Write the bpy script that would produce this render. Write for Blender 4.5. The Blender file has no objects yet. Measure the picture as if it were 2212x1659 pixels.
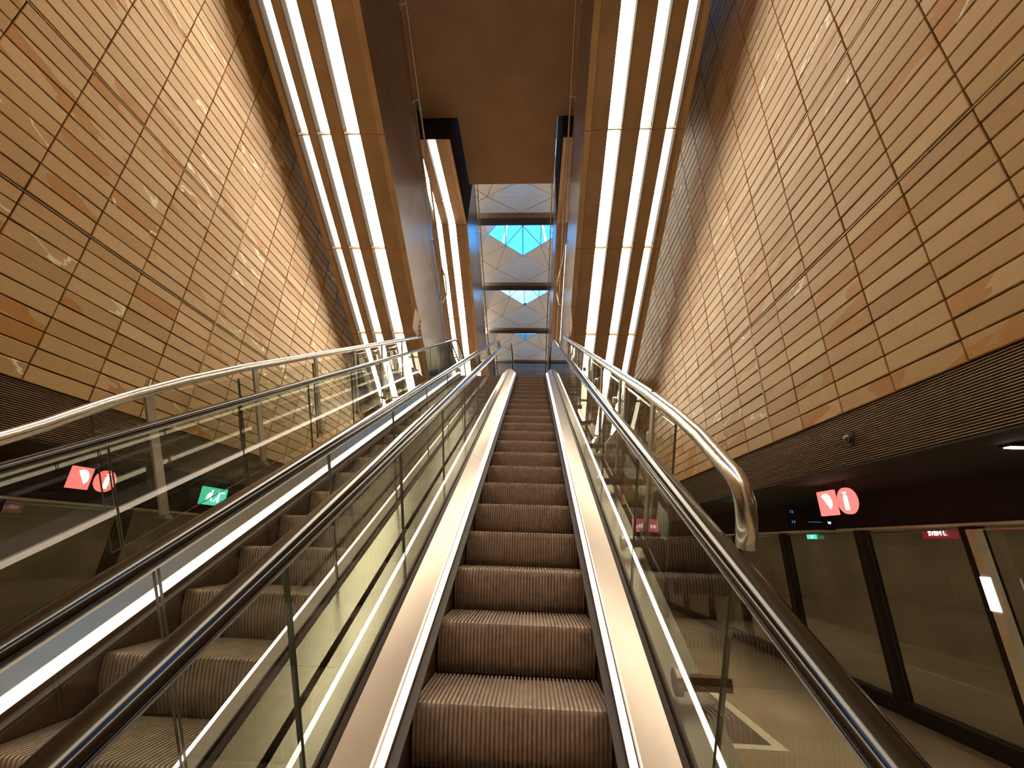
import bpy, bmesh, math, random
from mathutils import Vector, Matrix
random.seed(7)
C = bpy.context.scene.collection
sc = bpy.context.scene

# ---------------------------------------------------------------- camera, world, exposure
LIFT = 1.65                     # geometry below is laid out from eye level; everything is lifted by this at the end
RT = Vector((0.99861, 0.04297, 0.0304)); UP = Vector((-0.01308, -0.35673, 0.93412)); FW = Vector((-0.05098, 0.93322, 0.35567))
FPX = 898.8
cam_d = bpy.data.cameras.new('camera'); cam = bpy.data.objects.new('camera', cam_d); C.objects.link(cam)
cam_d.sensor_width = 36; cam_d.lens = FPX / 2212 * 36; cam_d.clip_start = .02; cam_d.clip_end = 300
cam.matrix_world = Matrix(((RT.x, UP.x, -FW.x, 0), (RT.y, UP.y, -FW.y, 0), (RT.z, UP.z, -FW.z, LIFT), (0, 0, 0, 1)))
sc.camera = cam

w = bpy.data.worlds.new('sky'); sc.world = w; w.use_nodes = True
nt = w.node_tree; nt.nodes.clear()
out = nt.nodes.new('ShaderNodeOutputWorld'); bg = nt.nodes.new('ShaderNodeBackground')
tc = nt.nodes.new('ShaderNodeTexCoord'); nz = nt.nodes.new('ShaderNodeTexNoise'); cr = nt.nodes.new('ShaderNodeValToRGB')
nz.inputs['Scale'].default_value = 5; nz.inputs['Detail'].default_value = 4
cr.color_ramp.elements[0].position = .5; cr.color_ramp.elements[0].color = (.07, .42, 1, 1)
cr.color_ramp.elements[1].position = .72; cr.color_ramp.elements[1].color = (.62, .86, 1, 1)
nt.links.new(tc.outputs['Generated'], nz.inputs['Vector']); nt.links.new(nz.outputs['Fac'], cr.inputs['Fac'])
nt.links.new(cr.outputs['Color'], bg.inputs['Color']); bg.inputs['Strength'].default_value = 2.6
nt.links.new(bg.outputs['Background'], out.inputs['Surface'])
sc.view_settings.view_transform = 'Standard'; sc.view_settings.look = 'None'
sc.view_settings.exposure = 0; sc.view_settings.gamma = 1; sc.view_settings.use_curve_mapping = False
sc.cycles.max_bounces = 9; sc.cycles.transparent_max_bounces = 28; sc.cycles.glossy_bounces = 6; sc.cycles.diffuse_bounces = 4
sc.cycles.sample_clamp_indirect = 6
STRIP_L = 22.0                  # radiance of the overhead light strips
LED_L = 5.5

# ---------------------------------------------------------------- materials
def mat(name, col, rough=.5, metal=0., emis=None, es=0., noise=0., nscale=8., bump=0., bscale=40., spec=.5, stretch=None):
    m = bpy.data.materials.new(name); m.use_nodes = True; t = m.node_tree; b = t.nodes['Principled BSDF']
    b.inputs['Base Color'].default_value = (*col, 1); b.inputs['Roughness'].default_value = rough
    b.inputs['Metallic'].default_value = metal; b.inputs['Specular IOR Level'].default_value = spec
    if emis: b.inputs['Emission Color'].default_value = (*emis, 1); b.inputs['Emission Strength'].default_value = es
    g = t.nodes.new('ShaderNodeNewGeometry')
    vec = g.outputs['Position']
    if stretch:
        mp = t.nodes.new('ShaderNodeMapping'); mp.inputs['Scale'].default_value = stretch; t.links.new(vec, mp.inputs['Vector']); vec = mp.outputs['Vector']
    if noise:
        n = t.nodes.new('ShaderNodeTexNoise'); n.inputs['Scale'].default_value = nscale; n.inputs['Detail'].default_value = 5
        t.links.new(vec, n.inputs['Vector'])
        r = t.nodes.new('ShaderNodeValToRGB')
        r.color_ramp.elements[0].position = .3; r.color_ramp.elements[1].position = .7
        r.color_ramp.elements[0].color = (*[c * (1 - noise) for c in col], 1); r.color_ramp.elements[1].color = (*[min(1, c * (1 + noise)) for c in col], 1)
        t.links.new(n.outputs['Fac'], r.inputs['Fac']); t.links.new(r.outputs['Color'], b.inputs['Base Color'])
    if bump:
        n = t.nodes.new('ShaderNodeTexNoise'); n.inputs['Scale'].default_value = bscale; t.links.new(vec, n.inputs['Vector'])
        bp = t.nodes.new('ShaderNodeBump'); bp.inputs['Strength'].default_value = bump; bp.inputs['Distance'].default_value = .01
        t.links.new(n.outputs['Fac'], bp.inputs['Height']); t.links.new(bp.outputs['Normal'], b.inputs['Normal'])
    return m

def glass_mat(name, tint, k=1.45):
    m = bpy.data.materials.new(name); m.use_nodes = True; t = m.node_tree; t.nodes.clear()
    o = t.nodes.new('ShaderNodeOutputMaterial'); mx = t.nodes.new('ShaderNodeMixShader'); tr = t.nodes.new('ShaderNodeBsdfTransparent')
    gl = t.nodes.new('ShaderNodeBsdfGlossy'); gl.inputs['Roughness'].default_value = .0; gl.inputs['Color'].default_value = (.95, .97, .95, 1)
    tr.inputs['Color'].default_value = (*tint, 1)
    fr = t.nodes.new('ShaderNodeFresnel'); fr.inputs['IOR'].default_value = 1.5; g = t.nodes.new('ShaderNodeNewGeometry')
    inv = t.nodes.new('ShaderNodeMath'); inv.operation = 'SUBTRACT'; inv.inputs[0].default_value = 1
    mu = t.nodes.new('ShaderNodeMath'); mu.operation = 'MULTIPLY'; m2 = t.nodes.new('ShaderNodeMath'); m2.operation = 'MULTIPLY'; m2.inputs[1].default_value = k; m2.use_clamp = True
    t.links.new(g.outputs['Backfacing'], inv.inputs[1]); t.links.new(fr.outputs['Fac'], mu.inputs[0]); t.links.new(inv.outputs[0], mu.inputs[1])
    t.links.new(mu.outputs[0], m2.inputs[0]); t.links.new(m2.outputs[0], mx.inputs['Fac'])
    t.links.new(tr.outputs[0], mx.inputs[1]); t.links.new(gl.outputs[0], mx.inputs[2]); t.links.new(mx.outputs[0], o.inputs['Surface'])
    return m

def tile_mat():
    m = bpy.data.materials.new('sandstone_tile'); m.use_nodes = True; t = m.node_tree; b = t.nodes['Principled BSDF']
    L = t.links.new; N = t.nodes.new
    def math_(op, a, b_=None, clamp=False):
        n = N('ShaderNodeMath'); n.operation = op; n.use_clamp = clamp
        for i, v in enumerate((a, b_)):
            if v is None: continue
            if isinstance(v, (int, float)): n.inputs[i].default_value = v
            else: L(v, n.inputs[i])
        return n.outputs[0]
    g = N('ShaderNodeNewGeometry'); oi = N('ShaderNodeObjectInfo')
    rnd = math_('FRACT', math_('ADD', math_('MULTIPLY', g.outputs['Random Per Island'], 7.31), math_('MULTIPLY', oi.outputs['Random'], 13.7)))
    r2 = math_('FRACT', math_('MULTIPLY', rnd, 37.7)); r3 = math_('FRACT', math_('MULTIPLY', rnd, 91.3))
    sep = N('ShaderNodeSeparateXYZ'); L(g.outputs['Position'], sep.inputs[0])
    cmb = N('ShaderNodeCombineXYZ')
    L(math_('ADD', math_('MULTIPLY', sep.outputs['Y'], 1.2), math_('MULTIPLY', r2, 50)), cmb.inputs[0])
    L(math_('ADD', math_('MULTIPLY', sep.outputs['Z'], 3.5), math_('MULTIPLY', sep.outputs['Y'], .9)), cmb.inputs[1])
    L(math_('MULTIPLY', r3, 40), cmb.inputs[2])
    n1 = N('ShaderNodeTexNoise'); n1.inputs['Scale'].default_value = 1.3; n1.inputs['Detail'].default_value = 3; n1.inputs['Roughness'].default_value = .4; L(cmb.outputs[0], n1.inputs['Vector'])
    n2 = N('ShaderNodeTexNoise'); n2.inputs['Scale'].default_value = 16; n2.inputs['Detail'].default_value = 4; L(cmb.outputs[0], n2.inputs['Vector'])
    # base colour varies tile to tile
    ra = N('ShaderNodeValToRGB'); L(rnd, ra.inputs['Fac'])
    e = ra.color_ramp.elements; e[0].color = (.50, .315, .135, 1); e[1].color = (.625, .43, .215, 1)
    x = e.new(.5); x.color = (.57, .375, .175, 1)
    # rust coloured bedding patch on some tiles
    mo = math_('MULTIPLY', math_('GREATER_THAN', r2, .74), math_('GREATER_THAN', n1.outputs['Fac'], .5))
    mixo = N('ShaderNodeMix'); mixo.data_type = 'RGBA'; L(mo, mixo.inputs['Factor']); L(ra.outputs['Color'], mixo.inputs['A']); mixo.inputs['B'].default_value = (.50, .25, .065, 1)
    # pale vein on a few tiles
    d = math_('ABSOLUTE', math_('SUBTRACT', math_('ADD', n1.outputs['Fac'], math_('MULTIPLY', n2.outputs['Fac'], .06)), .52))
    mv = math_('MULTIPLY', math_('GREATER_THAN', r3, .90), math_('LESS_THAN', d, .014))
    mixv = N('ShaderNodeMix'); mixv.data_type = 'RGBA'; L(mv, mixv.inputs['Factor']); L(mixo.outputs['Result'], mixv.inputs['A']); mixv.inputs['B'].default_value = (.93, .84, .66, 1)
    gr = N('ShaderNodeMix'); gr.data_type = 'RGBA'; gr.blend_type = 'MULTIPLY'; gr.inputs['Factor'].default_value = .35
    rg = N('ShaderNodeValToRGB'); L(n2.outputs['Fac'], rg.inputs['Fac']); rg.color_ramp.elements[0].color = (.72, .7, .66, 1); rg.color_ramp.elements[0].position = .3; rg.color_ramp.elements[1].position = .65
    L(mixv.outputs['Result'], gr.inputs['A']); L(rg.outputs['Color'], gr.inputs['B'])
    L(gr.outputs['Result'], b.inputs['Base Color'])
    b.inputs['Roughness'].default_value = .42; b.inputs['Specular IOR Level'].default_value = .35
    return m

M = dict(
    tile=tile_mat(),
    mortar=mat('dark_joint', (.022, .010, .004), .9, noise=.3),
    steel=mat('stainless_steel', (.70, .67, .63), .24, 1, noise=.06, nscale=3),
    deck=mat('brushed_steel_deck', (.52, .46, .405), .30, .65, noise=.05, nscale=2, bump=.015, bscale=120),
    deck2=mat('dull_sage_outer_deck', (.30, .29, .24), .26, .8, noise=.06, nscale=2),
    clad=mat('brushed_aluminium_cladding', (.42, .38, .38), .27, .9, noise=.10, nscale=1.5),
    bronze=mat('bronze_anodised_panel', (.40, .285, .19), .42, .35, noise=.12, nscale=2.5),
    trimb=mat('gold_anodised_trim', (.52, .38, .22), .4, .4, noise=.1, nscale=3),
    core=mat('dark_truss_body', (.05, .035, .028), .7),
    rubber=mat('black_handrail_rubber', (.007, .004, .003), .15, spec=.5, noise=.2, nscale=6),
    seal=mat('dark_glazing_rubber', (.05, .032, .024), .5, noise=.2),
    step=mat('cast_aluminium_step', (.44, .335, .26), .5, .25, noise=.18, nscale=22),
    skirt=mat('dark_bronze_skirt', (.16, .10, .065), .38, .6, noise=.15, nscale=5),
    strip=mat('warm_white_lamp', (.9, .9, .9), .5, emis=(1, .84, .62), es=STRIP_L),
    fill_up=mat('fill_uplight_diffuser', (.9, .9, .9), .5, emis=(1, .84, .66), es=26),
    tunnel_fill=mat('tunnel_fill_diffuser', (.9, .9, .9), .5, emis=(1, .84, .6), es=20),
    led=mat('skirt_lamp', (.9, .9, .9), .5, emis=(1, .80, .62), es=LED_L),
    concrete=mat('painted_concrete', (.40, .275, .19), .75, noise=.10, nscale=1.1, bump=.08, bscale=6),
    grille=mat('bronze_louvre', (.32, .23, .15), .4, .5, noise=.1),
    dark=mat('near_black_cladding', (.022, .013, .010), .8, noise=.2),
    baffle=mat('dark_brown_baffle', (.012, .008, .005), .9, spec=.1),
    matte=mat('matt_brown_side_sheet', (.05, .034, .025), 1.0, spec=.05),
    floor=mat('beige_stone_floor', (.36, .27, .16), .3, noise=.15, nscale=1.3),
    mat_=mat('ribbed_floor_mat', (.13, .085, .05), .6, noise=.35, nscale=30, stretch=(1, 6, 1)),
    pale=mat('pale_stone_strip', (.80, .74, .55), .35, noise=.05),
    tunnel=mat('dull_brown_tunnel_wall', (.34, .25, .155), .7, noise=.2, nscale=1.2),
    folded=mat('pale_folded_ceiling_panel', (.78, .70, .60), .33, .25, noise=.05, nscale=1),
    folded_blue_lit=mat('blue_lit_folded_ceiling_panel', (.66, .68, .72), .3, .3, noise=.05, nscale=1),  # same ceiling panel, with the skylight's blue glow put into its colour
    beam=mat('grey_brown_ceiling_beam', (.50, .385, .32), .45, .3, noise=.12, nscale=3),
    mull=mat('blue_grey_mullion', (.25, .4, .5), .4, .4),
    glass=glass_mat('clear_balustrade_glass', (.90, .915, .875)),
    glassr=glass_mat('roof_glass', (.97, .99, 1.0), 1.0),
    gedge=mat('green_glass_edge', (.10, .12, .085), .2),
    red=mat('lit_red_sign', (.8, .1, .1), .4, emis=(1, .19, .17), es=1.5),
    white=mat('lit_white_symbol', (.9, .9, .9), .4, emis=(1, .95, .88), es=2.2),
    green=mat('lit_green_sign', (.1, .6, .45), .4, emis=(.08, .72, .50), es=1.15),
    pink=mat('lit_pink_sign', (.8, .2, .3), .4, emis=(.85, .16, .21), es=.9),
    maroon=mat('dim_maroon_sign', (.25, .03, .04), .4, emis=(.25, .02, .03), es=.5),
    blue=mat('lit_blue_screen_text', (.1, .3, .6), .4, emis=(.05, .32, .75), es=.8),
    yellow=mat('hazard_yellow', (.75, .55, .08), .5, noise=.05),
    black=mat('hazard_black', (.02, .02, .02), .5),
)

# ---------------------------------------------------------------- helpers
def new(name, verts, faces, m, parent=None, smooth=False, mats=None, fm=None):
    me = bpy.data.meshes.new(name); me.from_pydata([tuple(v) for v in verts], [], faces)
    for x in (mats or [m]): me.materials.append(x)
    if fm:
        for p, k in zip(me.polygons, fm): p.material_index = k
    bm = bmesh.new(); bm.from_mesh(me); bmesh.ops.recalc_face_normals(bm, faces=bm.faces[:]); bm.to_mesh(me); bm.free()
    if smooth:
        for p in me.polygons: p.use_smooth = True
    me.update()
    o = bpy.data.objects.new(name, me); C.objects.link(o)
    if parent: o.parent = parent
    return o
class MB:
    def __init__(s): s.v = []; s.f = []; s.m = []
    def add(s, v, f, mi=0):
        n = len(s.v); s.v += [Vector(p) for p in v]; s.f += [tuple(i + n for i in q) for q in f]; s.m += [mi] * len(f); return s
    def box(s, x0, x1, y0, y1, z0, z1, mi=0):
        return s.add([(x, y, z) for x in (x0, x1) for y in (y0, y1) for z in (z0, z1)], [(0, 1, 3, 2), (4, 6, 7, 5), (0, 4, 5, 1), (2, 3, 7, 6), (0, 2, 6, 4), (1, 5, 7, 3)], mi)
    def loft(s, rings, mi=0, cap=True):
        n = len(rings[0]); v = [p for r in rings for p in r]; f = []
        for i in range(len(rings) - 1):
            for j in range(n): f.append((i * n + j, i * n + (j + 1) % n, (i + 1) * n + (j + 1) % n, (i + 1) * n + j))
        if cap: f += [tuple(range(n))[::-1], tuple(range((len(rings) - 1) * n, len(rings) * n))]
        return s.add(v, f, mi)
    def prism(s, prof, path, mi=0, zmin=None):       # prof (x, c); path (y, z): vertical-offset sweep
        rings = [[(x, y, (z + c) if zmin is None else max(z + c, zmin)) for x, c in prof] for y, z in path]
        return s.loft(rings, mi)
    def tube(s, pts, r, n=10, mi=0):
        pts = [Vector(p) for p in pts]; rings = []; ref = Vector((1, 0, 0))
        for i, p in enumerate(pts):
            d = ((pts[min(i + 1, len(pts) - 1)] - p).normalized() + (p - pts[max(i - 1, 0)]).normalized()).normalized()
            a = ref - d * ref.dot(d)
            if a.length < .2: a = Vector((0, 0, 1)) - d * d.z
            a.normalize(); b = d.cross(a); ref = a
            rings.append([p + (a * math.cos(t) + b * math.sin(t)) * r for t in [2 * math.pi * k / n for k in range(n)]])
        return s.loft(rings, mi)
    def cyl(s, p, q, r, n=12, mi=0): return s.tube([p, q], r, n, mi)
    def build(s, name, m, parent=None, smooth=False, mats=None):
        return new(name, s.v, s.f, m, parent, smooth, mats, s.m if mats else None)
def empty(name, loc=(0, 0, 0)):
    o = bpy.data.objects.new(name, None); o.location = loc; o.empty_display_size = .2; C.objects.link(o); return o
def tag(o, label=None, cat=None, group=None, kind=None):
    if label: o['label'] = label
    if cat: o['category'] = cat
    if group: o['group'] = group
    if kind: o['kind'] = kind
    return o
def ray(px, py): return FW + RT * (px - 1106) / FPX - UP * (py - 829.5) / FPX
def onx(px, py, X): d = ray(px, py); return d * (X / d.x)
def ony(px, py, Y): d = ray(px, py); return d * (Y / d.y)
def pix(p):
    d = p.dot(FW); return (1106 + FPX * p.dot(RT) / d, 829.5 - FPX * p.dot(UP) / d, d)
S30 = .57735; XW0, XW1 = -4.3, 2.74

# ================================================================ SETTING
# ---- tiled side walls
H, LN, Z0, Y0 = .1497, .5633, 1.144, 4.754
ROWS, I0, I1 = 78, -14, 34
def tile_mesh(hl, hh):
    b = .004; t = .022
    v = [(0, -hl, -hh), (0, hl, -hh), (0, hl, hh), (0, -hl, hh), (t - b, -hl, -hh), (t - b, hl, -hh), (t - b, hl, hh), (t - b, -hl, hh),
         (t, -hl + b, -hh + b), (t, hl - b, -hh + b), (t, hl - b, hh - b), (t, -hl + b, hh - b)]
    f = [(0, 1, 5, 4), (1, 2, 6, 5), (2, 3, 7, 6), (3, 0, 4, 7), (4, 5, 9, 8), (5, 6, 10, 9), (6, 7, 11, 10), (7, 4, 8, 11), (8, 9, 10, 11)]
    return v, f
def build_wall(name, X, sg, label):
    mb = MB(); mb.box(X - sg * .30, X - sg * .001, -9, 38, Z0, 16)
    wall = mb.build(name, M['mortar']); tag(wall, kind='structure')
    tv, tf = tile_mesh(LN / 2 - .0055, H / 2 - .0062)
    me0 = None; cand = []; rest = []
    for i in range(I0, I1):
        for j in range(ROWS):
            yc = Y0 + (i + .5) * LN; zc = Z0 + (j + .5) * H
            c = Vector((X, yc, zc)); vis = 0
            P = [pix(Vector((X, yc + a * LN / 2, zc + b * H / 2))) for a, b in ((-1, -1), (1, -1), (1, 1), (-1, 1))]
            if all(p[2] > .3 for p in P):
                mx = sum(p[0] for p in P) / 4; my = sum(p[1] for p in P) / 4
                if -60 < mx < 2270 and -40 < my < 1200 and abs(zc + S30 * yc) / abs(X) < (2.2 if sg > 0 else 3.65):
                    vis = abs(sum(P[k][0] * P[(k + 1) % 4][1] - P[(k + 1) % 4][0] * P[k][1] for k in range(4))) / 2
            cand.append((vis, i, j, c))
    cand.sort(key=lambda q: -q[0])
    rb = MB(); rng = random.Random(3 if sg > 0 else 5)
    for k, (vis, i, j, c) in enumerate(cand):
        # rows either side of the double joint give way to a metal strip; so do columns at the movement joint
        sz = -.026 if j % 10 == 9 else 0.; oz = -.013 if j % 10 == 9 else 0
        tilt = Matrix.Rotation(rng.gauss(0, .0055), 3, 'Z') @ Matrix.Rotation(rng.gauss(0, .009), 3, 'Y')
        pr = rng.uniform(-.0015, .0015)
        if k < 300:
            key = 'a' if j % 10 != 9 else 'b'
            if me0 is None: me0 = {}
            if key not in me0:
                v = [(a * sg, b, cc * (1 + sz / H)) for a, b, cc in tv]
                o = new('tile', v, tf, M['tile'], wall); me0[key] = o.data
            else:
                o = bpy.data.objects.new('tile', me0[key]); C.objects.link(o); o.parent = wall
            o.location = c + Vector((sg * pr, 0, oz)); o.rotation_euler = tilt.to_euler()
        else:
            rb.add([c + Vector((sg * pr, 0, oz)) + tilt @ Vector((a * sg, b, cc * (1 + sz / H))) for a, b, cc in tv], tf)
    r = rb.build('tile_field', M['tile'], wall); r['kind'] = 'stuff'
    for j in range(10, ROWS, 10):
        z = Z0 + j * H - .0135; MB().box(X, X + sg * .021, -3, 24, z - .0035, z + .0035).build('joint_strip', M['trimb'], wall)
    for i in (0, 20):
        y = Y0 + i * LN
        for d in (-.006, .006): MB().box(X, X + sg * .026, y + d - .0025, y + d + .0025, Z0, 12.8).build('movement_joint_strip', M['trimb'], wall)
    return wall
WL = build_wall('wall_left', XW0, 1, '')
WR = build_wall('wall_right', XW1, -1, '')
for o, s in ((WL, 'stone tiled left wall with rust patched tiles and double joints'), (WR, 'stone tiled right wall with pale veined tiles and double joints')): o['label'] = s

# ---- louvred band under each wall
for X, sg, side in ((XW0, 1, 'left'), (XW1, -1, 'right')):
    b = MB().box(X - sg * .3, X - sg * .012, -9, 38, .70, Z0 - .001).build('trim_1' if sg > 0 else 'trim_2', M['dark'])
    tag(b, 'bronze louvred band under the %s tiled wall' % side, kind='structure')
    s = MB(); n = 24; p = (Z0 - .71) / n
    for k in range(n):
        z = .712 + k * p
        s.add([(X - sg * .012, y, zz) if a else (X + sg * .006, y, z2) for y in (-9, 38) for a, zz, z2 in ((1, z, 0), (0, 0, z + .002), (0, 0, z + p * .5), (1, z + p * .58, 0))],
              [(0, 1, 5, 4), (1, 2, 6, 5), (2, 3, 7, 6), (3, 0, 4, 7), (0, 3, 2, 1), (4, 5, 6, 7)])
    o = s.build('louvre_slats', M['grille'], b); o['kind'] = 'stuff'
    MB().box(X - sg * .3, X + sg * .008, -9, 38, .69, .705).build('edge_bead', M['dark'], b)

# ---- floor, side bay ceilings, outer shells
fl = MB().box(-9, 7.5, -9, 38, -1.80, -1.65).build('floor', M['floor']); tag(fl, 'beige stone platform floor beside the escalators', kind='structure')
MB().box(2.20, 2.30, 4.78, 9.5, -1.65, -1.645).build('pale_strip', M['pale'], fl)
MB().box(1.05, 2.30, 4.68, 4.78, -1.65, -1.645).build('pale_strip', M['pale'], fl)
MB().box(1.05, 2.20, 4.78, 9.5, -1.65, -1.646).build('ribbed_mat', M['mat_'], fl)
MB().box(2.75, 3.2, 3.3, 4.4, -1.65, -1.646).build('pale_slab', M['pale'], fl)
MB().box(3.3, 4.05, 2.9, 3.5, -1.65, -1.646).build('pale_slab', M['pale'], fl)
for X0, X1, nm in ((-9, XW0 - .3, 'ceiling_1'), (XW1 + .3, 7.5, 'ceiling_2')):
    tag(MB().box(X0, X1, -9, 38, .70, .95).build(nm, M['dark']), 'dark side bay ceiling %s' % ('over the left platform' if X0 < -5 else 'over the right platform'), kind='structure')
for X0, X1, nm in ((-9.2, -9, 'wall_platform_left'), (7.5, 7.7, 'wall_platform_right')):
    tag(MB().box(X0, X1, -9, 38, -1.8, .95).build(nm, M['tunnel']), 'dull brown wall far behind the %s platform screen' % ('left' if X0 < 0 else 'right'), kind='structure')
tag(MB().box(-9.2, 7.7, -9.3, -9, -1.8, 20).build('wall_back', M['concrete']), 'concrete wall behind the camera', kind='structure')

# ---- end wall with horizontal louvres, upper landing, concourse slab
ew = MB().box(-9.2, 7.7, 38, 38.3, -1.8, 20).build('wall_end', M['beam']); tag(ew, 'far end wall with horizontal grey louvres', kind='structure')
lo = MB()
for k in range(30): lo.box(XW0, XW1, 37.93, 38, 12.2 + k * .16, 12.29 + k * .16)
o = lo.build('louvre_slats', M['beam'], ew); o['kind'] = 'stuff'
ld = MB().box(XW0 + .02, XW1 - .02, 10.62, 37.9, 3.55, 4.25).build('upper_landing', M['concrete']); tag(ld, 'upper landing slab at the top of the escalators', kind='structure')
MB().box(-2.3, .75, 10.62, 12.3, 4.25, 4.262).build('floor_plate', M['clad'], ld)
mb = MB()
SZ0, SZ1 = 11.2, 11.8
prof = [(-3.3, 4.4), (1.6, 4.4), (1.6, 8.25), (.585, 8.25), (.585, 10.6), (-2.235, 10.6), (-2.235, 8.25), (-3.3, 8.25)]
n = len(prof); v = [(x, y, SZ0) for x, y in prof] + [(x, y, SZ1) for x, y in prof]
sl = new('concourse_slab', v, [(0, 1, 2, 3, 6, 7), (3, 4, 5, 6), (8, 9, 10, 11, 14, 15), (11, 12, 13, 14)] + [(i, (i + 1) % n, (i + 1) % n + n, i + n) for i in range(n)], M['concrete'])
tag(sl, 'brown painted concrete slab overhead with notched corners', kind='structure')
# the rear wall under the landing
tag(MB().box(XW0 + .02, XW1 - .02, 18, 18.2, -1.65, 3.54).build('wall_under_landing', M['dark']), 'dark wall under the upper landing', kind='structure')

# ---- folded ceiling with skylights
ceil = empty('ceiling', (-.8, 20, 16)); tag(ceil, 'folded pale metal ceiling with blue rhombic skylights', kind='structure')
cinv = Vector((-.8, 20, 16))
PER = 6.2
def shrink_panel(tri, g, th, up):
    c = (tri[0] + tri[1] + tri[2]) / 3; nrm = (tri[1] - tri[0]).cross(tri[2] - tri[0]).normalized()
    if nrm.z < 0: nrm = -nrm
    q = []
    for p in tri:
        d = c - p; q.append(p + d.normalized() * g * 2)
    return q + [p + nrm * th for p in q]
TF = [(0, 1, 2), (5, 4, 3), (0, 3, 4, 1), (1, 4, 5, 2), (2, 5, 3, 0)]
XL, XR, XM = XW0, XW1, -.79
def panel(t3, kind):
    a, b, c = [Vector(p) for p in t3]
    ab, bc, ca = (a + b) / 2, (b + c) / 2, (c + a) / 2
    for t in ((a, ab, ca), (ab, b, bc), (ca, bc, c), (ab, bc, ca)):
        q = [p - cinv for p in shrink_panel(t, .012, .03 if kind != 'glass' else .012, 1)]
        new('skylight_pane' if kind == 'glass' else 'ceiling_panel', q, TF, M['glassr'] if kind == 'glass' else M[kind], ceil)
    if kind != 'glass':
        nn = (b - a).cross(c - a).normalized(); nn = nn if nn.z > 0 else -nn
        new('backing', [p - cinv + nn * h for h in (.032, .05) for p in (a, b, c)], TF, M['dark'], ceil)
    if kind == 'glass':
        m = MB()
        for p, q in ((a, b), (b, c), (c, a), (ab, bc), (bc, ca), (ca, ab)): m.cyl(p - cinv, q - cinv, .022, 6)
        m.build('mullion', M['mull'], ceil)
for k in range(-4, 4):
    yb = 17.0 + PER * k                         # front of this bay's near beam
    m = MB(); m.box(XL + .01, XR - .01, yb, yb + .9, 16.0, 16.5); m.build('beam', M['beam'], ceil).location = -cinv
    m = MB(); m.box(XL + .01, XR - .01, yb + .38, yb + .88, 15.965, 16.0); m.build('beam_flange', M['clad'], ceil).location = -cinv
    if yb + PER > 38: continue
    y1 = yb + PER; A = (XM, y1 - .3, 17.9); Bl = (XM - 2.32, y1 - 1.08, 19.0); Br = (XM + 2.32, y1 - 1.08, 19.0); R = (XM, yb + 2.3, 19.7)
    NL = (XL, yb + .9, 16.0); NR = (XR, yb + .9, 16.0); CL = (XL, y1, 16.0); CR = (XR, y1, 16.0)
    panel((A, R, Bl), 'glass'); panel((A, R, Br), 'glass')
    panel((A, CL, CR), 'folded_blue_lit')
    panel((A, Bl, CL), 'folded'); panel((A, Br, CR), 'folded')
    panel((NL, Bl, CL), 'folded'); panel((NR, Br, CR), 'folded')
    panel((R, NL, Bl), 'folded'); panel((R, NR, Br), 'folded'); panel((R, NL, NR), 'folded')
# light tight lining between ceiling edge and walls
for X in (XL - .3, XR + .001):
    MB().box(X, X + .3, -9, 38, 16, 21.5).build('side_lining', M['concrete'], ceil).location = -cinv

# ================================================================ ESCALATORS (going up ahead)
YB, YT = .28, 10.5
def ep(c, ya=-1.2, yb=12.0):
    pts = []
    for y in [ya, YB - .25, YB, YB + .25] + [YB + (YT - YB) * k / 10 for k in range(1, 10)] + [YT - .3, YT, YT + .3, yb]:
        yy = min(max(y, YB), YT)
        z = c + S30 * yy
        if y == YB: z += .03
        if y == YT: z -= .03
        pts.append((y, z))
    return [p for p in pts if ya - 1e-6 <= p[0] <= yb + 1e-6]
def step_mesh():
    m = MB(); W = .406
    pr = [(.40, 0), (.012, 0), (.002, -.006), (0, -.016), (.004, -.05), (.012, -.10), (.026, -.15), (.046, -.20), (.07, -.245)]
    back = [(.40, -.012), (.020, -.012), (.013, -.03), (.017, -.06), (.025, -.105), (.039, -.155), (.058, -.205), (.08, -.245)]
    # body behind the cleats
    body = back + [(.40, -.245)]
    m.loft([[(-W, y, z) for y, z in body], [(W, y, z) for y, z in body]])
    n = 43; p = 2 * W / n
    rib = pr + back[::-1]
    for k in range(n):
        x = -W + (k + .5) * p
        m.loft([[(x - p * .27, y, z) for y, z in rib], [(x + p * .27, y, z) for y, z in rib]])
    return m
def strip_obj(parent, cx, x0, c0, x1, c1, th, ya, yb, name, m):
    mb = MB(); mb.prism([(cx + x0, c0), (cx + x1, c1), (cx + x1, c1 - th), (cx + x0, c0 - th)], ep(0, ya, yb)); return mb.build(name, M[m] if isinstance(m, str) else m, parent)
step_me = None
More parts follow.
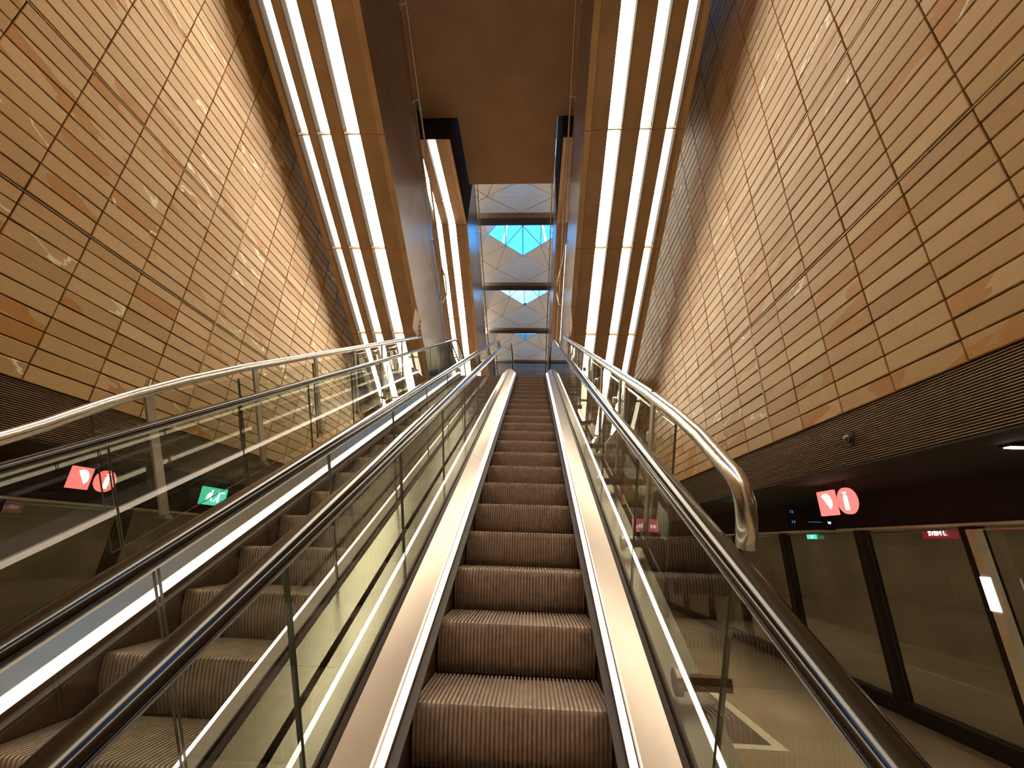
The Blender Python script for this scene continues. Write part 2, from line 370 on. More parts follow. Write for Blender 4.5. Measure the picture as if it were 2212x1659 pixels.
def escalator(cx, label, ph):
    global step_me
    E = empty('escalator', (cx, YB, -LIFT)); tag(E, label, 'escalator')
    base = Vector((cx, YB, -LIFT)); made = []
    def fin(o): o.location = o.location - base if o.parent is E else o.location; return o
    for k in range(-4, 22):
        y = 2.0525 + ph + .4 * k; z = -.6229 + .231 * (k + ph / .4)
        if z > 4.24: z = 4.24
        if step_me is None:
            o = step_mesh().build('step', M['step'], E); step_me = o.data
        else:
            o = bpy.data.objects.new('step', step_me); C.objects.link(o); o.parent = E
        o.location = Vector((cx, y, z)) - base
    for s in (-1, 1):
        def st(*a): return fin(strip_obj(E, cx, *a))
        # skirt, lamp strip, inner deck, glass base, outer deck
        mb = MB(); mb.prism([(cx + s * .412, -2.15), (cx + s * .412, -1.731), (cx + s * .428, -1.731), (cx + s * .428, -2.15)], ep(0, -1.0, 11.2), zmin=-1.65); fin(mb.build('skirt', M['skirt'], E))
        mb = MB(); mb.prism([(cx + s * .414, -1.730), (cx + s * .416, -1.706), (cx + s * .434, -1.692), (cx + s * .436, -1.730)], ep(0, -.2, 10.9)); fin(mb.build('skirt_lamp', M['led'], E))
        mb = MB(); mb.prism([(cx + s * .4115, -1.762), (cx + s * .380, -1.772), (cx + s * .380, -1.782), (cx + s * .4115, -1.782)], ep(0, -.9, 10.9)); fin(mb.build('brush_strip', M['seal'], E))
        cuts = [-.9, .3, 4.25, 8.25, 11.4]
        for a, b in zip(cuts, cuts[1:]):
            mb = MB(); mb.prism([(cx + s * .448, -1.74), (cx + s * .448, -1.683), (cx + s * .556, -1.61), (cx + s * .556, -1.74)], [(y, z) for y, z in ep(0, a + .002, b - .002)] if False else seg_path(a + .002, b - .002)); o = fin(mb.build('inner_deck', M['deck'], E))
        mb = MB(); mb.prism([(cx + s * .557, -1.72), (cx + s * .557, -1.60), (cx + s * .572, -1.585), (cx + s * .572, -1.72)], ep(0, -.9, 11.3)); fin(mb.build('glass_seal', M['seal'], E))
        mb = MB(); mb.prism([(cx + s * .586, -1.72), (cx + s * .586, -1.585), (cx + s * .602, -1.60), (cx + s * .602, -1.72)], ep(0, -.9, 11.3)); fin(mb.build('glass_seal', M['seal'], E))
        outer = .745
        for a, b in ((-.9, 3.0), (3.0, 7.0), (7.0, 11.3)):
            mb = MB(); mb.prism([(cx + s * .603, -1.74), (cx + s * .603, -1.605), (cx + s * outer, -1.605), (cx + s * outer, -1.74)], seg_path(a + .002, b - .002)); fin(mb.build('outer_deck', M['deck2'], E))
        mb = MB(); mb.prism([(cx + s * (outer - .012), -2.55), (cx + s * (outer - .012), -1.742), (cx + s * outer, -1.742), (cx + s * outer, -2.55)], ep(0, -.9, 10.6), zmin=-1.65); fin(mb.build('side_cladding', M['clad'], E))
        # glass panes, cut square to the slope
        y = 1.17 - .83 * 2; g = .006; x0, x1 = sorted((cx + s * .574, cx + s * .584))
        tops = [y + .83 * k for k in range(0, 15)]
        def zz(yy, c): return c + S30 * min(max(yy, YB), YT)
        for a, b in zip(tops, tops[1:]):
            if a > 11: break
            lo_, hi_ = -1.64, -.745; dy = .5 * (hi_ - lo_) * .866
            pts = [(a + g, hi_), (b - g, hi_), (b - g + dy, lo_), (a + g + dy, lo_)]
            v = [(x, yy, zz(yy, c)) for x in (x0, x1) for yy, c in pts]
            f = [(0, 1, 2, 3), (7, 6, 5, 4), (0, 4, 5, 1), (1, 5, 6, 2), (2, 6, 7, 3), (3, 7, 4, 0)]
            fin(new('glass_pane', v, f, None, E, mats=[M['glass'], M['gedge']], fm=[0, 0, 1, 1, 1, 1]))
        yy0 = tops[0]
        # newel ends of the balustrade (rounded glass)
        for yc, sy in ((-.25, -1),):
            pass
        # handrail: closed oval section swept along the slope with turned ends
        hx = cx + s * .592
        path = []
        ya, yb = -.35, 11.55; R = .30
        zb = -.722 + S30 * YB; zt = -.722 + S30 * YT
        for k in range(0, 9):
            t = math.pi * (1.5 - k / 8); path.append((ya + R * math.cos(t), zb - R + R * math.sin(t)))
        path = path[::1]
        path += [(-.1, zb), (YB - .2, zb + .005), (YB, zb + .03), (YB + .25, zb + .145)]
        path += [(YB + (YT - YB) * k / 12, -.722 + S30 * (YB + (YT - YB) * k / 12)) for k in range(1, 12)]
        path += [(YT - .3, -.722 + S30 * (YT - .3)), (YT - .05, zt - .05), (YT + .2, zt), (11.2, zt)]
        for k in range(0, 9):
            t = math.pi * (.5 - k / 8); path.append((yb + R * math.cos(t), zt - R + R * math.sin(t)))
        sec = [(.037, -.014), (.041, 0), (.037, .012), (.026, .019), (0, .022), (-.026, .019), (-.037, .012), (-.041, 0), (-.037, -.014), (-.024, -.017), (-.020, -.008), (.020, -.008), (.024, -.017)]
        rings = []
        for i, (y, z) in enumerate(path):
            p0 = path[max(i - 1, 0)]; p1 = path[min(i + 1, len(path) - 1)]
            t = Vector((0, p1[0] - p0[0], p1[1] - p0[1])).normalized(); nn = Vector((0, -t.z, t.y))
            rings.append([Vector((hx + a, y, z)) + nn * b for a, b in sec])
        hr = fin(MB().loft(rings).build('handrail', M['rubber'], E, smooth=True))
        gu = [[Vector((hx + a, y, z)) + Vector((0, -(Vector((0, path[min(i + 1, len(path) - 1)][0] - path[max(i - 1, 0)][0], path[min(i + 1, len(path) - 1)][1] - path[max(i - 1, 0)][1])).normalized()).z, Vector((0, path[min(i + 1, len(path) - 1)][0] - path[max(i - 1, 0)][0], path[min(i + 1, len(path) - 1)][1] - path[max(i - 1, 0)][1])).normalized().y)) * b for a, b in ((-.016, -.034), (-.016, -.010), (.016, -.010), (.016, -.034))] for i, (y, z) in enumerate(path)]
        MB().loft(gu).build('handrail_guide', M['steel'], hr)
        # curved glass at the upper newel
        n_ = 8; arc = [(11.45 + .26 * math.cos(math.pi * (.5 - k / n_)), zt - .30 + .26 * math.sin(math.pi * (.5 - k / n_))) for k in range(n_ + 1)]
        ring = [(10.95, zt - .03)] + arc + [(10.95, zt - .84)]
        v = [(x, y, z) for x in (x0, x1) for y, z in ring]; m_ = len(ring)
        fin(new('newel_glass', v, [tuple(range(m_)), tuple(range(2 * m_ - 1, m_ - 1, -1))] + [(i, (i + 1) % m_, m_ + (i + 1) % m_, m_ + i) for i in range(m_)], None, E, mats=[M['glass'], M['gedge']], fm=[0, 0] + [1] * m_))
        # deck end cap
        mb = MB(); mb.loft([[(cx + s * a, 11.4, z) for a, z in ((.43, 4.27), (.45, 4.38), (.56, 4.46), (.74, 4.46), (.74, 4.27))], [(cx + s * a, 11.75, z) for a, z in ((.46, 4.27), (.47, 4.29), (.56, 4.30), (.72, 4.30), (.73, 4.27))]]); fin(mb.build('newel_cap', M['steel'], E))
    mb = MB(); mb.prism([(cx - .72, -2.6), (cx + .72, -2.6), (cx + .72, -2.2), (cx - .72, -2.2)], ep(0, .9, 10.6), zmin=-1.649); fin(mb.build('truss', M['core'], E))
    mb = MB(); mb.box(cx - .41, cx + .41, -1.0, .3, -1.65, -1.63); fin(mb.build('comb_plate', M['clad'], E))
    mb = MB(); mb.box(cx - .41, cx + .41, 10.85, 12.2, 4.225, 4.262); fin(mb.build('comb_plate', M['clad'], E))
    return E
def seg_path(a, b):
    ys = sorted(set([a, b] + [y for y in (YB - .2, YB, YT, YT + .2) if a < y < b]))
    return [(y, S30 * min(max(y, YB), YT)) for y in ys]
CX = -.071
E1 = escalator(CX, 'nearer escalator straight ahead with black handrails and lit skirts', 0)
E2 = escalator(CX - 1.52, 'second escalator left of the central one', .14)

# ================================================================ OVERHEAD ESCALATORS with light strips in the soffit
STRS = {1: [(.365, .595), (.87, 1.07), (1.28, 1.445)], -1: [(.405, .68), (.90, 1.135), (1.27, 1.465)]}; RD = .20
def over(Xin, sg, C0, ytop, yflat, zoff_side, ymax, yj, flat_from, label, pitch=1.673, rail=True, cable=None):
    O = empty('overhead_escalator', (Xin + sg * .8, ytop, 0)); tag(O, label, 'escalator', None)
    base = Vector((Xin + sg * .8, ytop, 0))
    def fin(o): o.location = o.location - base; return o
    zbot = C0 - S30 * yflat
    def zf(y):
        yy = min(y, yflat)
        if flat_from is not None: yy = max(yy, flat_from)
        return C0 - S30 * yy
    X = lambda d: Xin + sg * d
    joints = sorted(set([ytop, ymax] + [y for y in yj if ytop < y < ymax] + [yflat] + ([flat_from] if flat_from and flat_from > ytop else [])))
    jj = [joints[0]]
    for y in joints[1:]:
        if y - jj[-1] > .25: jj.append(y)
    g = .006; STR = STRS[sg]
    bands = [(.0, .10, 'trimb', -.012), (.104, STR[0][0] - .005, 'bronze', 0), (STR[0][1] + .005, STR[1][0] - .005, 'bronze', 0), (STR[1][1] + .005, STR[2][0] - .005, 'bronze', 0), (STR[2][1] + .005, 1.485, 'bronze', 0), (1.489, 1.58, 'trimb', -.012)]
    for a, b in zip(jj, jj[1:]):
        a0, b0 = a + g, b - g
        P = [(a0, zf(a0)), (b0, zf(b0))]
        for d0, d1, mm, dz in bands:
            mb = MB(); mb.prism([(X(d0), dz), (X(d1), dz), (X(d1), .05), (X(d0), .05)], P)
            fin(mb.build('edge_trim' if mm == 'trimb' else 'soffit_panel', M[mm], O))
        for d0, d1 in STR:
            mb = MB(); mb.prism([(X(d0 + .002), RD), (X(d1 - .002), RD), (X(d1 - .002), RD + .03), (X(d0 + .002), RD + .03)], P)
            lsx = fin(mb.build('light_strip', M['strip'], O))
            mb = MB()
            for e0, e1 in ((d0 - .004, d0 + .004), (d1 - .004, d1 + .004)): mb.prism([(X(e0), -.001), (X(e1), -.001), (X(e1), RD + .03), (X(e0), RD + .03)], P)
            mb.build('strip_baffle', M['baffle'], lsx)
        m = MB().prism([(X(.005), .0), (X(1.575), .0), (X(1.575), .05), (X(.005), .05)], [(b0 - .004, zf(b0) + .004), (b0 + g + .008, zf(b0 + g) + .004)]) if b < ymax else None
        if m: fin(m.build('soffit_rib', M['bronze'], O))
    allp = [(y, zf(y)) for y in sorted(set([ytop, ymax, yflat] + ([flat_from] if flat_from else []))) if ytop <= y <= ymax]
    fin(MB().prism([(X(.03), .26), (X(1.55), .26), (X(1.55), 1.15), (X(.03), 1.15)], allp).build('truss', M['core'], O))
    # inner side cladding panels, joints square to the slope
    def sidepan(a, b, hi):
        dy = .5 * hi * .866 if a >= (flat_from or -99) and b <= yflat + .1 else 0
        pts = [(a, 0), (b, 0), (b + dy, hi), (a + dy, hi)]
        def Z(y, h): return zf(y) + h
        prof = [(a, zf(a)), (b, zf(b)), (b + dy, zf(b + dy) + hi), (a + dy, zf(a + dy) + hi)]
        v = [(X(x), y, z) for x in (-.004, .026) for y, z in prof]
        return fin(new('side_panel', v, [(0, 1, 2, 3), (7, 6, 5, 4), (0, 4, 5, 1), (1, 5, 6, 2), (2, 6, 7, 3), (3, 7, 4, 0)], M['clad'], O))
    ys = [ytop]
    while ys[-1] + pitch < ymax: ys.append(ys[-1] + pitch)
    ys.append(ymax)
    for a, b in zip(ys, ys[1:]):
        v = [(a + .003, zf(a)), (b - .003, zf(b))]
        dy = 0
        prof = [(a + .003, 0), (b - .003, 0)]
        hi = zoff_side
        # kink vertices inside the span keep the panel on the profile
        mids = [y for y in (yflat, flat_from or -99) if a < y < b]
        bot = [(a + .003, zf(a))] + [(y, zf(y)) for y in sorted(mids)] + [(b - .003, zf(b))]
        sh = .45 if True else 0
        top = [(y + sh, zf(y + sh) + hi) for y, _ in bot]
        ring = bot + top[::-1]; n_ = len(ring)
        vv = [(X(x), y, z) for x in (-.004, .022) for y, z in ring]
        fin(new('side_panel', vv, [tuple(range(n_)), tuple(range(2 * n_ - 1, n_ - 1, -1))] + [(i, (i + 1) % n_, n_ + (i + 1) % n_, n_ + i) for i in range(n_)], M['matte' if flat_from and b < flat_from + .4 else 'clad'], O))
    top = [(y, z + zoff_side) for y, z in allp]
    fin(MB().prism([(X(1.556), .0), (X(1.58), .0), (X(1.58), 1.9), (X(1.556), 1.9)], allp).build('outer_side_panel', M['bronze'], O))
    fin(MB().prism([(X(-.012), 0), (X(.03), 0), (X(.03), .03), (X(-.012), .03)], top).build('side_coping', M['trimb'], O))
    if rail:
        px = X(-.10); rp = [(px, y, z + .02) for y, z in top]
        fin(MB().tube(rp, .022, 8).build('side_rail', M['steel'], O, smooth=True))
        y = ytop + .8
        while y < ymax - .2:
            z = zf(y) + zoff_side
            m = MB(); m.cyl((X(.0), y, z - .06), (px, y, z + .02), .011, 6); m.box(min(X(.0), X(-.012)), max(X(.0), X(-.012)), y - .04, y + .04, z - .10, z - .02)
            fin(m.build('rail_bracket', M['steel'], O)); y += 1.25
    # end face of the flat part
    m = MB(); m.box(min(X(0), X(1.58)), max(X(0), X(1.58)), ytop - .02, ytop, zf(ytop) - .012, zf(ytop) + 1.15); fin(m.build('end_plate', M['dark'], O))
    if cable:
        Q = []
        for p_, q_ in zip(cable, cable[1:]): Q += [p_, p_.lerp(q_, .5)]
        fin(MB().tube(Q + [cable[-1]], .018, 6).build('hanging_cable', M['trimb'], O, smooth=True))
    return O
yj1 = [-3.5 + 0, -1.86, -.19, 1.485, 3.158, 4.83, 6.5, 8.18, 9.85]
over(-2.5, -1, 9.0, -8.8, 10.93, 2.68, 14.2, yj1 + [12.6], None, 'lower overhead escalator beside the left tiled wall, underside with three light strips')
over(.77, 1, 9.0, -8.8, 10.93, 2.68, 14.2, yj1 + [12.6], None, 'lower overhead escalator beside the right tiled wall, underside with three light strips')
yj2 = [10.6, 13.32, 15.0, 16.7, 18.4, 20.1, 21.8, 23.5]
over(-2.42, -1, 17.2, 8.33, 25.1, 3.2, 28, yj2, 11.65, 'upper overhead escalator on the left, flat end in the slab notch', cable=[onx(x, y, -2.36) for x, y in ((936, 520), (950, 565), (962, 600), (965, 635), (957, 655), (948, 640))])
over(.74, 1, 17.2, 8.33, 25.1, 3.2, 28, yj2, 11.65, 'upper overhead escalator on the right, flat end in the slab notch', cable=[onx(x, y, .66) for x, y in ((1226, 480), (1222, 520), (1216, 560), (1205, 600), (1201, 630), (1206, 655), (1212, 662))])

# hazard guards hanging from the lower overhead escalators' inner edges
for X, sg, lab in ((-2.49, -1, 'yellow and black striped head guard under the left overhead escalator'), (.765, 1, 'yellow and black striped head guard under the right overhead escalator')):
    G = empty('hazard_guard', (X, 7.7, 4.3)); tag(G, lab, 'guard')
    b = Vector((X, 7.7, 4.3)); z0, z1, y0, y1 = 4.05, 4.52, 7.45, 7.95
    MB().box(X - .008, X + .008, y0, y1, z0, z1 ).build('plate', M['trimb'], G).location = -b
    m1, m2 = MB(), MB()
    for k in range(8):
        (m1 if k % 2 else m2).add([(X - sg * .012 + e, yy, zz) for e in (0, .002) for yy, zz in ((y1 - .09, z0 + k * .058), (y1, z0 + k * .058 + .03), (y1, z0 + (k + 1) * .058 + .03 if k < 7 else z1), (y1 - .09, z0 + (k + 1) * .058))],
              [(0, 1, 2, 3), (7, 6, 5, 4), (0, 4, 5, 1), (1, 5, 6, 2), (2, 6, 7, 3), (3, 7, 4, 0)])
    m1.build('yellow_stripes', M['yellow'], G).location = -b; m2.build('black_stripes', M['black'], G).location = -b

# ================================================================ GUARDS with steel rail beside the escalators
def guard(X, c, pre, y_end, posts, lab, dirx, c_low):
    G = empty('rail_guard', (X, 2, -LIFT)); tag(G, lab, 'railing'); b = Vector((X, 2, -LIFT))
    def fin(o): o.location = o.location - b; return o
    pts = [Vector((X, y, z)) for y, z in pre]
    y = pre[-1][0] + .5
    while y < y_end: pts.append(Vector((X, y, c + S30 * y))); y += .9
    pts.append(Vector((X, y_end, c + S30 * y_end)))
    fin(MB().tube(pts, .034, 16).build('top_rail', M['steel'], G, smooth=True))
    for y in posts:
        z = c + S30 * y
        p0 = Vector((X, y + .01, z - .02)); ax = Vector((0, .5, -.866)); wx = Vector((0, .866, .5)) * .03
        m = MB(); m.loft([[p0 + ax * t + wx * a + Vector((b_, 0, 0)) for a, b_ in ((-1, -.008), (1, -.008), (1, .008), (-1, .008))] for t in (0, .86)])
        m.box(X - .03, X + .03, (p0 + ax * .86).y - .03, (p0 + ax * .86).y + .03, (p0 + ax * .86).z - .02, (p0 + ax * .86).z + .004); po = fin(m.build('post', M['deck'], G))
        m = MB(); m.cyl((X, y, z - .02), (X, y, z + .037), .013, 8); m.build('rail_fixing', M['steel'], po)
    xg = X + dirx * .03; y0 = posts[0] - .25; k = 0
    y = y0
    while y + 1.03 < y_end:
        g = .005; a, e = y + g, y + 1.03 - g
        v = [(xx, yy, cc + S30 * yy) for xx in (xg - .006, xg + .006) for yy, cc in ((a, c - .10), (e, c - .10), (e + .43 * (c - .1 - c_low), c_low), (a + .43 * (c - .1 - c_low), c_low))]
        gp = fin(new('glass_pane', v, [(0, 1, 2, 3), (7, 6, 5, 4), (0, 4, 5, 1), (1, 5, 6, 2), (2, 6, 7, 3), (3, 7, 4, 0)], None, G, mats=[M['glass'], M['gedge']], fm=[0, 0, 1, 1, 1, 1]))
        yy = y + .5; z = c - .33 + S30 * yy
        MB().cyl((xg - .02, yy, z), (xg + .02, yy, z), .032, 16).build('glass_fixing', M['steel'], gp)
        y += 1.03
    return G
preR = [(1.555, .01), (1.52, .09), (1.51, .15), (1.52, .205), (1.555, .25), (1.61, .295), (1.69, .36), (1.80, .45), (2.05, .62)]
guard(.73, -.545, preR, 8.9, [2.42 + .835 * k for k in range(8)], 'steel tube rail and glass guard right of the central escalator, with bent tip', 1, -1.7)
preL = [(1.2, .0), (1.6, .26), (1.78, .38), (1.90, .465), (2.02, .56), (2.16, .67), (2.31, .78), (2.62, .99)]
guard(-2.44, -.50, preL, 7.9, [2.36 + .89 * k for k in range(6)], 'steel tube rail and glass guard left of the second escalator', -1, -1.6)
# cross brackets between the right deck and its guard
ORD = ['nearest, at the bottom of the row', 'second from the bottom', 'third from the bottom', 'fourth from the bottom', 'fifth from the bottom', 'sixth from the bottom', 'seventh from the bottom', 'topmost and smallest']
for y, od in zip((1.85, 2.68, 3.50, 4.33, 5.16, 5.99, 6.82, 7.65), ORD):
    z = -1.53 + S30 * y
    G = empty('stand_off_bracket', (.535, y, z)); tag(G, 'steel bracket across the right escalator deck, ' + od, 'bracket', 'stand-off brackets between the right deck and the glass guard')
    MB().cyl((.0, 0, 0), (.02, 0, 0), .045, 18).build('round_plate', M['steel'], G)
    MB().box(.02, .20, -.022, .022, -.022, .022).build('arm', M['skirt'], G)

# ================================================================ PLATFORM SCREENS
def screen(X, sg, ys, lab, lit):
    G = empty('platform_screen', (X, 6, -LIFT)); tag(G, lab, 'screen'); b = Vector((X, 6, -LIFT))
    def fin(o): o.location = o.location - b; return o
    fin(MB().box(X - .06, X + .06, -8.8, 30, .30, .698).build('header', M['dark'], G))
    fin(MB().box(X - .075, X + .075, -8.8, 30, .275, .30).build('header_trim', M['pale'], G))
    fin(MB().box(X - .04, X + .04, -8.8, 30, .235, .248).build('track_rail', M['steel'], G))
    fin(MB().box(X - .06, X + .06, -8.8, 30, -1.648, -1.5).build('sill', M['dark'], G))
    for y in ys:
        fin(MB().box(X - .05, X + .05, y - .075, y + .075, -1.5, .27).build('post', M['dark'], G))
        fin(MB().box(X - .052 - .012 * (sg < 0), X - .05 + .012 * (sg > 0) + .1 * 0, y - .02, y - .004, -1.5, .25).build('post_edge', M['seal'], G))
    for a, e in zip(ys, ys[1:]):
        v = [(xx, yy, zz) for xx in (X - .006, X + .006) for yy, zz in ((a + .08, .23), (e - .08, .23), (e - .08, -1.5), (a + .08, -1.5))]
        fin(new('glass_pane', v, [(0, 1, 2, 3), (7, 6, 5, 4), (0, 4, 5, 1), (1, 5, 6, 2), (2, 6, 7, 3), (3, 7, 4, 0)], None, G, mats=[M['glass'], M['gedge']], fm=[0, 0, 1, 1, 1, 1]))
    if lit:
        fin(MB().box(X - .13, X - .05, 4.19, 4.27, -1.5, .24).build('door_jamb', M['pale'], G))
        fin(MB().box(X - .136, X - .128, 4.185, 4.275, -.43, -.16).build('door_light', M['white'], G))
    return G
screen(4.15, 1, [-5.3, -3.6, -1.9, -.2, 1.2, 2.9, 4.34, 5.74, 7.46, 9.2, 10.9, 12.6, 14.3, 16], 'dark framed glass platform screen on the right platform', True)
screen(-5.73, -1, [-5.3, -3.6, -1.9, -.2, 1.2, 2.9, 4.34, 5.9, 7.46, 9.2, 10.9, 12.6, 14.3, 16], 'dark framed glass platform screen on the left platform', False)

# ---- lamps of the side bays, then added fill lamps
def side_lamp(x0, x1, y, lab):
    G = empty('ceiling_lamp', ((x0 + x1) / 2, y, .7)); tag(G, lab, 'lamp'); b = Vector(((x0 + x1) / 2, y, .7))
    MB().box(x0, x1, y - .035, y + .035, .675, .70).build('housing', M['dark'], G).location = -b
    MB().box(x0 + .01, x1 - .01, y - .02, y + .02, .668, .675).build('diffuser', M['strip'], G).location = -b
side_lamp(3.06, 3.95, 2.80, 'slim white ceiling lamp above the right platform edge')
side_lamp(3.06, 3.95, .2, 'slim ceiling lamp over the right platform, nearer than the visible one')
side_lamp(-5.6, -4.7, 1.9, 'slim ceiling lamp over the left platform, out at the frame edge')

side_lamp(3.06, 3.95, -3.5, 'slim unseen ceiling lamp added over the right platform, well behind the viewer')  # this and the next are unseen, added to brighten the platforms
side_lamp(-5.6, -4.7, -3.0, 'slim unseen ceiling lamp added over the left platform, well behind the viewer')
for X, nm in ((6.0, 'right'), (-7.4, 'left')):  # unseen fill lamps added to brighten the space behind the screens
    G = empty('tunnel_fill_lamp', (X, 6, .64)); tag(G, 'long added fill lamp hidden behind the %s platform screen header' % nm, 'lamp')
    MB().box(-.03, .03, -10, 12, .0, .04).build('housing', M['dark'], G)
    MB().box(-.02, .02, -10, 12, -.01, .0).build('diffuser', M['tunnel_fill'], G)
for X, nm in ((XW0 + .12, 'left'), (XW1 - .12, 'right')):  # unseen uplights added to lighten the folded ceiling
    G = empty('fill_uplight', (X, 22, 15.2)); tag(G, 'long unseen warm uplight added high on the %s wall under the folded ceiling' % nm, 'lamp')
    MB().box(-.10, .10, -15, 15.8, -.10, .0).build('housing', M['dark'], G)
    MB().box(-.08, .08, -15, 15.8, .0, .01).build('diffuser', M['fill_up'], G)
# ================================================================ SIGNS
def plate_on(pts, X, sg, th, name, m, parent, base):
    v = [Vector((X, y, z)) for y, z in pts] + [Vector((X - sg * th, y, z)) for y, z in pts]; n = len(pts)
    v = [p - base for p in v]
    return new(name, v, [tuple(range(n)), tuple(range(2 * n - 1, n - 1, -1))] + [(i, (i + 1) % n, n + (i + 1) % n, n + i) for i in range(n)], M[m], parent)
def circle(cy, cz, r, n=28, ry=1.): return [(cy + r * ry * math.cos(2 * math.pi * k / n), cz + r * math.sin(2 * math.pi * k / n)) for k in range(n)]
def sign_square(X, sg, y0, y1, z0, z1, lab, flip):
    b = Vector((X, (y0 + y1) / 2, (z0 + z1) / 2)); G = empty('fire_hose_sign', b); tag(G, lab, 'sign')
    plate_on([(y0, z0), (y1, z0), (y1, z1), (y0, z1)], X, sg, .03, 'panel', 'red', G, b)
    W, Hh = y1 - y0, z1 - z0
    f = (lambda u: y0 + u * W) if not flip else (lambda u: y1 - u * W)
    pts = [(.28, .80), (.42, .88), (.62, .88), (.78, .76), (.86, .56), (.84, .38), (.70, .24)]
    plate_on([(f(u), z0 + vv * Hh) for u, vv in pts], X + sg * .003, sg, .003, 'hose_symbol', 'white', G, b)
    MB().box(X - sg * .015 - .004, X - sg * .015 + .004, b.y - .004, b.y + .004, z1, .70).build('hanger', M['dark'], G).location = -b
    return G
def sign_disc(X, sg, cy, cz, r, lab, ry=1.):
    b = Vector((X, cy, cz)); G = empty('extinguisher_sign', b); tag(G, lab, 'sign')
    plate_on(circle(cy, cz, r, 32, ry), X, sg, .03, 'panel', 'red', G, b)
    s = r / .13
    body = [(-.028, -.09), (.028, -.09), (.028, .035), (.018, .055), (.010, .062), (.010, .075), (.030, .082), (.030, .092), (-.028, .085), (-.028, .078), (-.010, .070), (-.010, .062), (-.018, .055), (-.028, .035)]
    plate_on([(cy + a * s * ry, cz + c * s) for a, c in body], X + sg * .003, sg, .003, 'extinguisher_symbol', 'white', G, b)
    MB().box(X - sg * .015 - .004, X - sg * .015 + .004, b.y - .004, b.y + .004, cz + r, .70).build('hanger', M['dark'], G).location = -b
    return G
def sign_exit(X, sg, y0, y1, z0, z1, lab):
    b = Vector((X, (y0 + y1) / 2, (z0 + z1) / 2)); G = empty('exit_sign', b); tag(G, lab, 'sign')
    plate_on([(y0, z0), (y1, z0), (y1, z1), (y0, z1)], X, sg, .03, 'panel', 'green', G, b)
    W, Hh = y1 - y0, z1 - z0
    for nm, polys in (('running_figure', [[(.18, .30), (.24, .28), (.30, .45), (.38, .22), (.43, .24), (.36, .52), (.42, .66), (.36, .72), (.26, .68), (.19, .52)], [(.34, .76), (.40, .74), (.42, .82), (.37, .88), (.33, .83)]]),
                      ('door_symbol', [[(.62, .18), (.70, .18), (.70, .80), (.62, .80)], [(.70, .72), (.88, .72), (.88, .80), (.70, .80)], [(.46, .18), (.50, .18), (.62, .42), (.58, .46)]])):
        for p in polys:
            plate_on([(y0 + u * W, z0 + vv * Hh) for u, vv in p], X + sg * .003, sg, .003, nm, 'white', G, b)
    MB().box(X - sg * .015 - .004, X - sg * .015 + .004, b.y - .004, b.y + .004, z1, .70).build('hanger', M['dark'], G).location = -b
sign_square(-4.6, 1, 4.02, 4.225, .375, .59, 'lit red square fire hose sign on the left, beside the round one', False)
sign_disc(-4.6, 1, 4.39, .485, .113, 'lit red round fire extinguisher sign on the left')
sign_exit(-4.6, 1, 5.79, 6.28, .37, .61, 'lit green exit sign with running figure on the left')
sign_square(3.2, -1, 4.70, 4.96, .375, .63, 'lit red square fire hose sign on the right, beside the round one', True)
sign_disc(3.2, -1, 4.53, .50, .130, 'lit red round fire extinguisher sign on the right')
sign_exit(3.2, -1, 6.74, 6.97, .40, .65, 'lit green exit sign partly behind the bent rail tip on the right')

def text_mesh(txt, size, name, m, parent, M4):
    cu = bpy.data.curves.new(name, 'FONT'); cu.body = txt; cu.size = size; cu.extrude = .002; cu.align_x = 'CENTER'; cu.align_y = 'CENTER'; cu.resolution_u = 2
    to = bpy.data.objects.new('tmp', cu); C.objects.link(to); bpy.context.view_layer.update()
    me = bpy.data.meshes.new_from_object(to.evaluated_get(bpy.context.evaluated_depsgraph_get())); bpy.data.objects.remove(to)
    me.materials.clear(); me.materials.append(M[m]); me.transform(M4)
    o = bpy.data.objects.new(name, me); C.objects.link(o); o.parent = parent; return o
FACE = Matrix.Rotation(math.pi / 2, 4, 'X')            # text facing the camera side (-y)
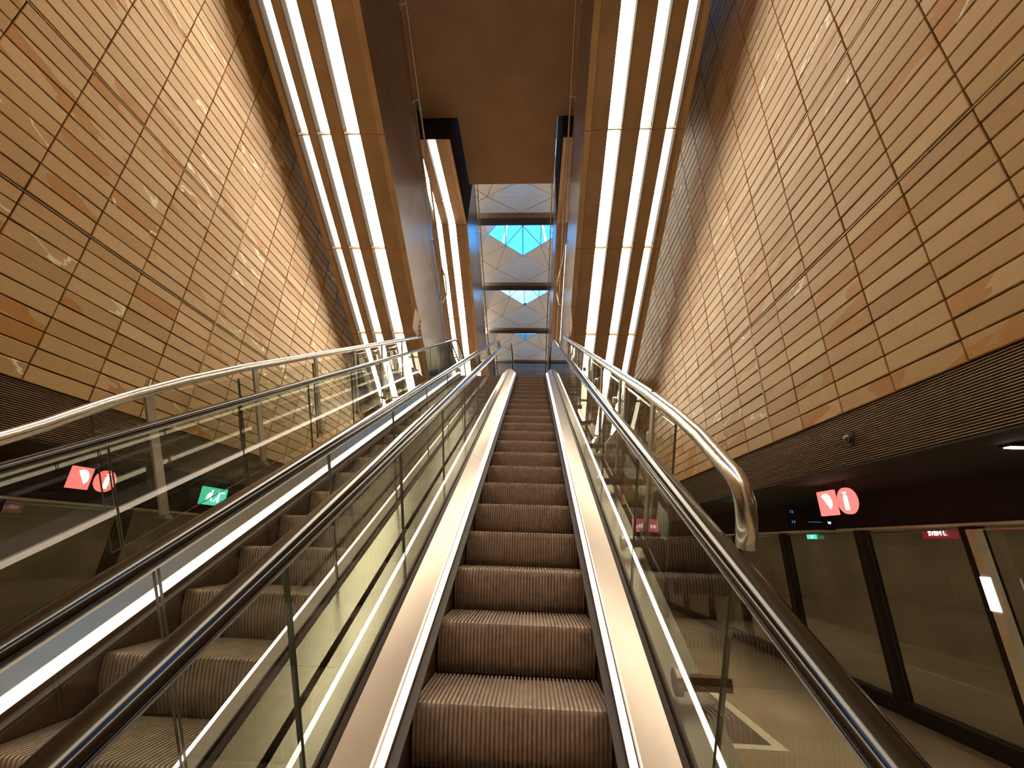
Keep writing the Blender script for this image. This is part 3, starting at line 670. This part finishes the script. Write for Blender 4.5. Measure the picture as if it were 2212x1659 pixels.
# pink name sign seen through the right balustrade
def board(x0, x1, y, z0, z1, m, nm, lab, texts):
    b = Vector(((x0 + x1) / 2, y, (z0 + z1) / 2)); G = empty(nm, b); tag(G, lab, 'sign')
    MB().box(x0 - b.x, x1 - b.x, 0, .05, z0 - b.z, z1 - b.z).build('panel', M[m], G)
    for t, sz, dx, dz, mm in texts:
        text_mesh(t, sz, 'lettering', mm, G, Matrix.Translation((dx, -.003, dz)) @ FACE)
    MB().box(x1 - b.x - .05, x1 - b.x - .03, .02, .03, z1 - b.z, .70 - b.z).build('hanger', M['dark'], G)
    return G
board(2.57, 3.21, 11.3, .35, .665, 'pink', 'name_sign', 'small pink name sign with white lettering seen through the right balustrade', [('iteIN ze', .165, 0, -.01, 'white')])
board(3.40, 4.02, 6.0, .28, .58, 'dark', 'departure_screen', 'dark departure screen with small blue lines of text below the red signs', [('12', .05, -.22, .07, 'blue'), ('14', .05, -.22, -.06, 'blue'), ('---------', .06, .06, -.05, 'blue'), ('10', .045, .24, -.06, 'white')])
b = Vector((4.05, 4.6, .21)); G = empty('track_sign', b); tag(G, 'dim maroon track sign with white letters under the right screen header', 'sign')
plate_on([(4.40, .165), (4.78, .165), (4.78, .235), (4.40, .235)], 4.06, -1, .012, 'panel', 'maroon', G, b)
text_mesh('SVBM L', .062, 'lettering', 'white', G, Matrix.Translation((0, 0, .002)) @ Matrix.Rotation(-math.pi / 2, 4, 'Z') @ FACE)
b = Vector((4.08, 6.65, .21)); G = empty('exit_sign', b); tag(G, 'tiny green exit sign under the right screen header', 'sign')
plate_on([(6.56, .18), (6.76, .18), (6.76, .24), (6.56, .24)], 4.085, -1, .02, 'panel', 'green', G, b)
plate_on([(6.62, .19), (6.64, .19), (6.65, .23), (6.63, .23)], 4.083, -1, .003, 'arrow_symbol', 'white', G, b)

# dome set in the louvred band on the right
b = Vector((XW1 - .008, 3.656, .926)); G = empty('dome_speaker', b); tag(G, 'round dark dome set in the right louvred band', 'speaker')
MB().cyl((-.004, 0, 0), (.006, 0, 0), .062, 24).build('ring', M['black'], G)
m = MB(); rings = []
for k in range(6):
    t = math.pi / 2 * k / 5.4; rings.append([(-.006 - .028 * math.sin(t), .036 * math.cos(t) * math.cos(a), .036 * math.cos(t) * math.sin(a)) for a in [2 * math.pi * q_ / 20 for q_ in range(20)]])
m.loft(rings).build('dome', M['skirt'], G, smooth=True)

# ---------------------------------------------------------------- lift the whole place so that the floor is at z = 0
for o in list(C.objects):
    if o.parent is None and o is not cam: o.location.z += LIFT
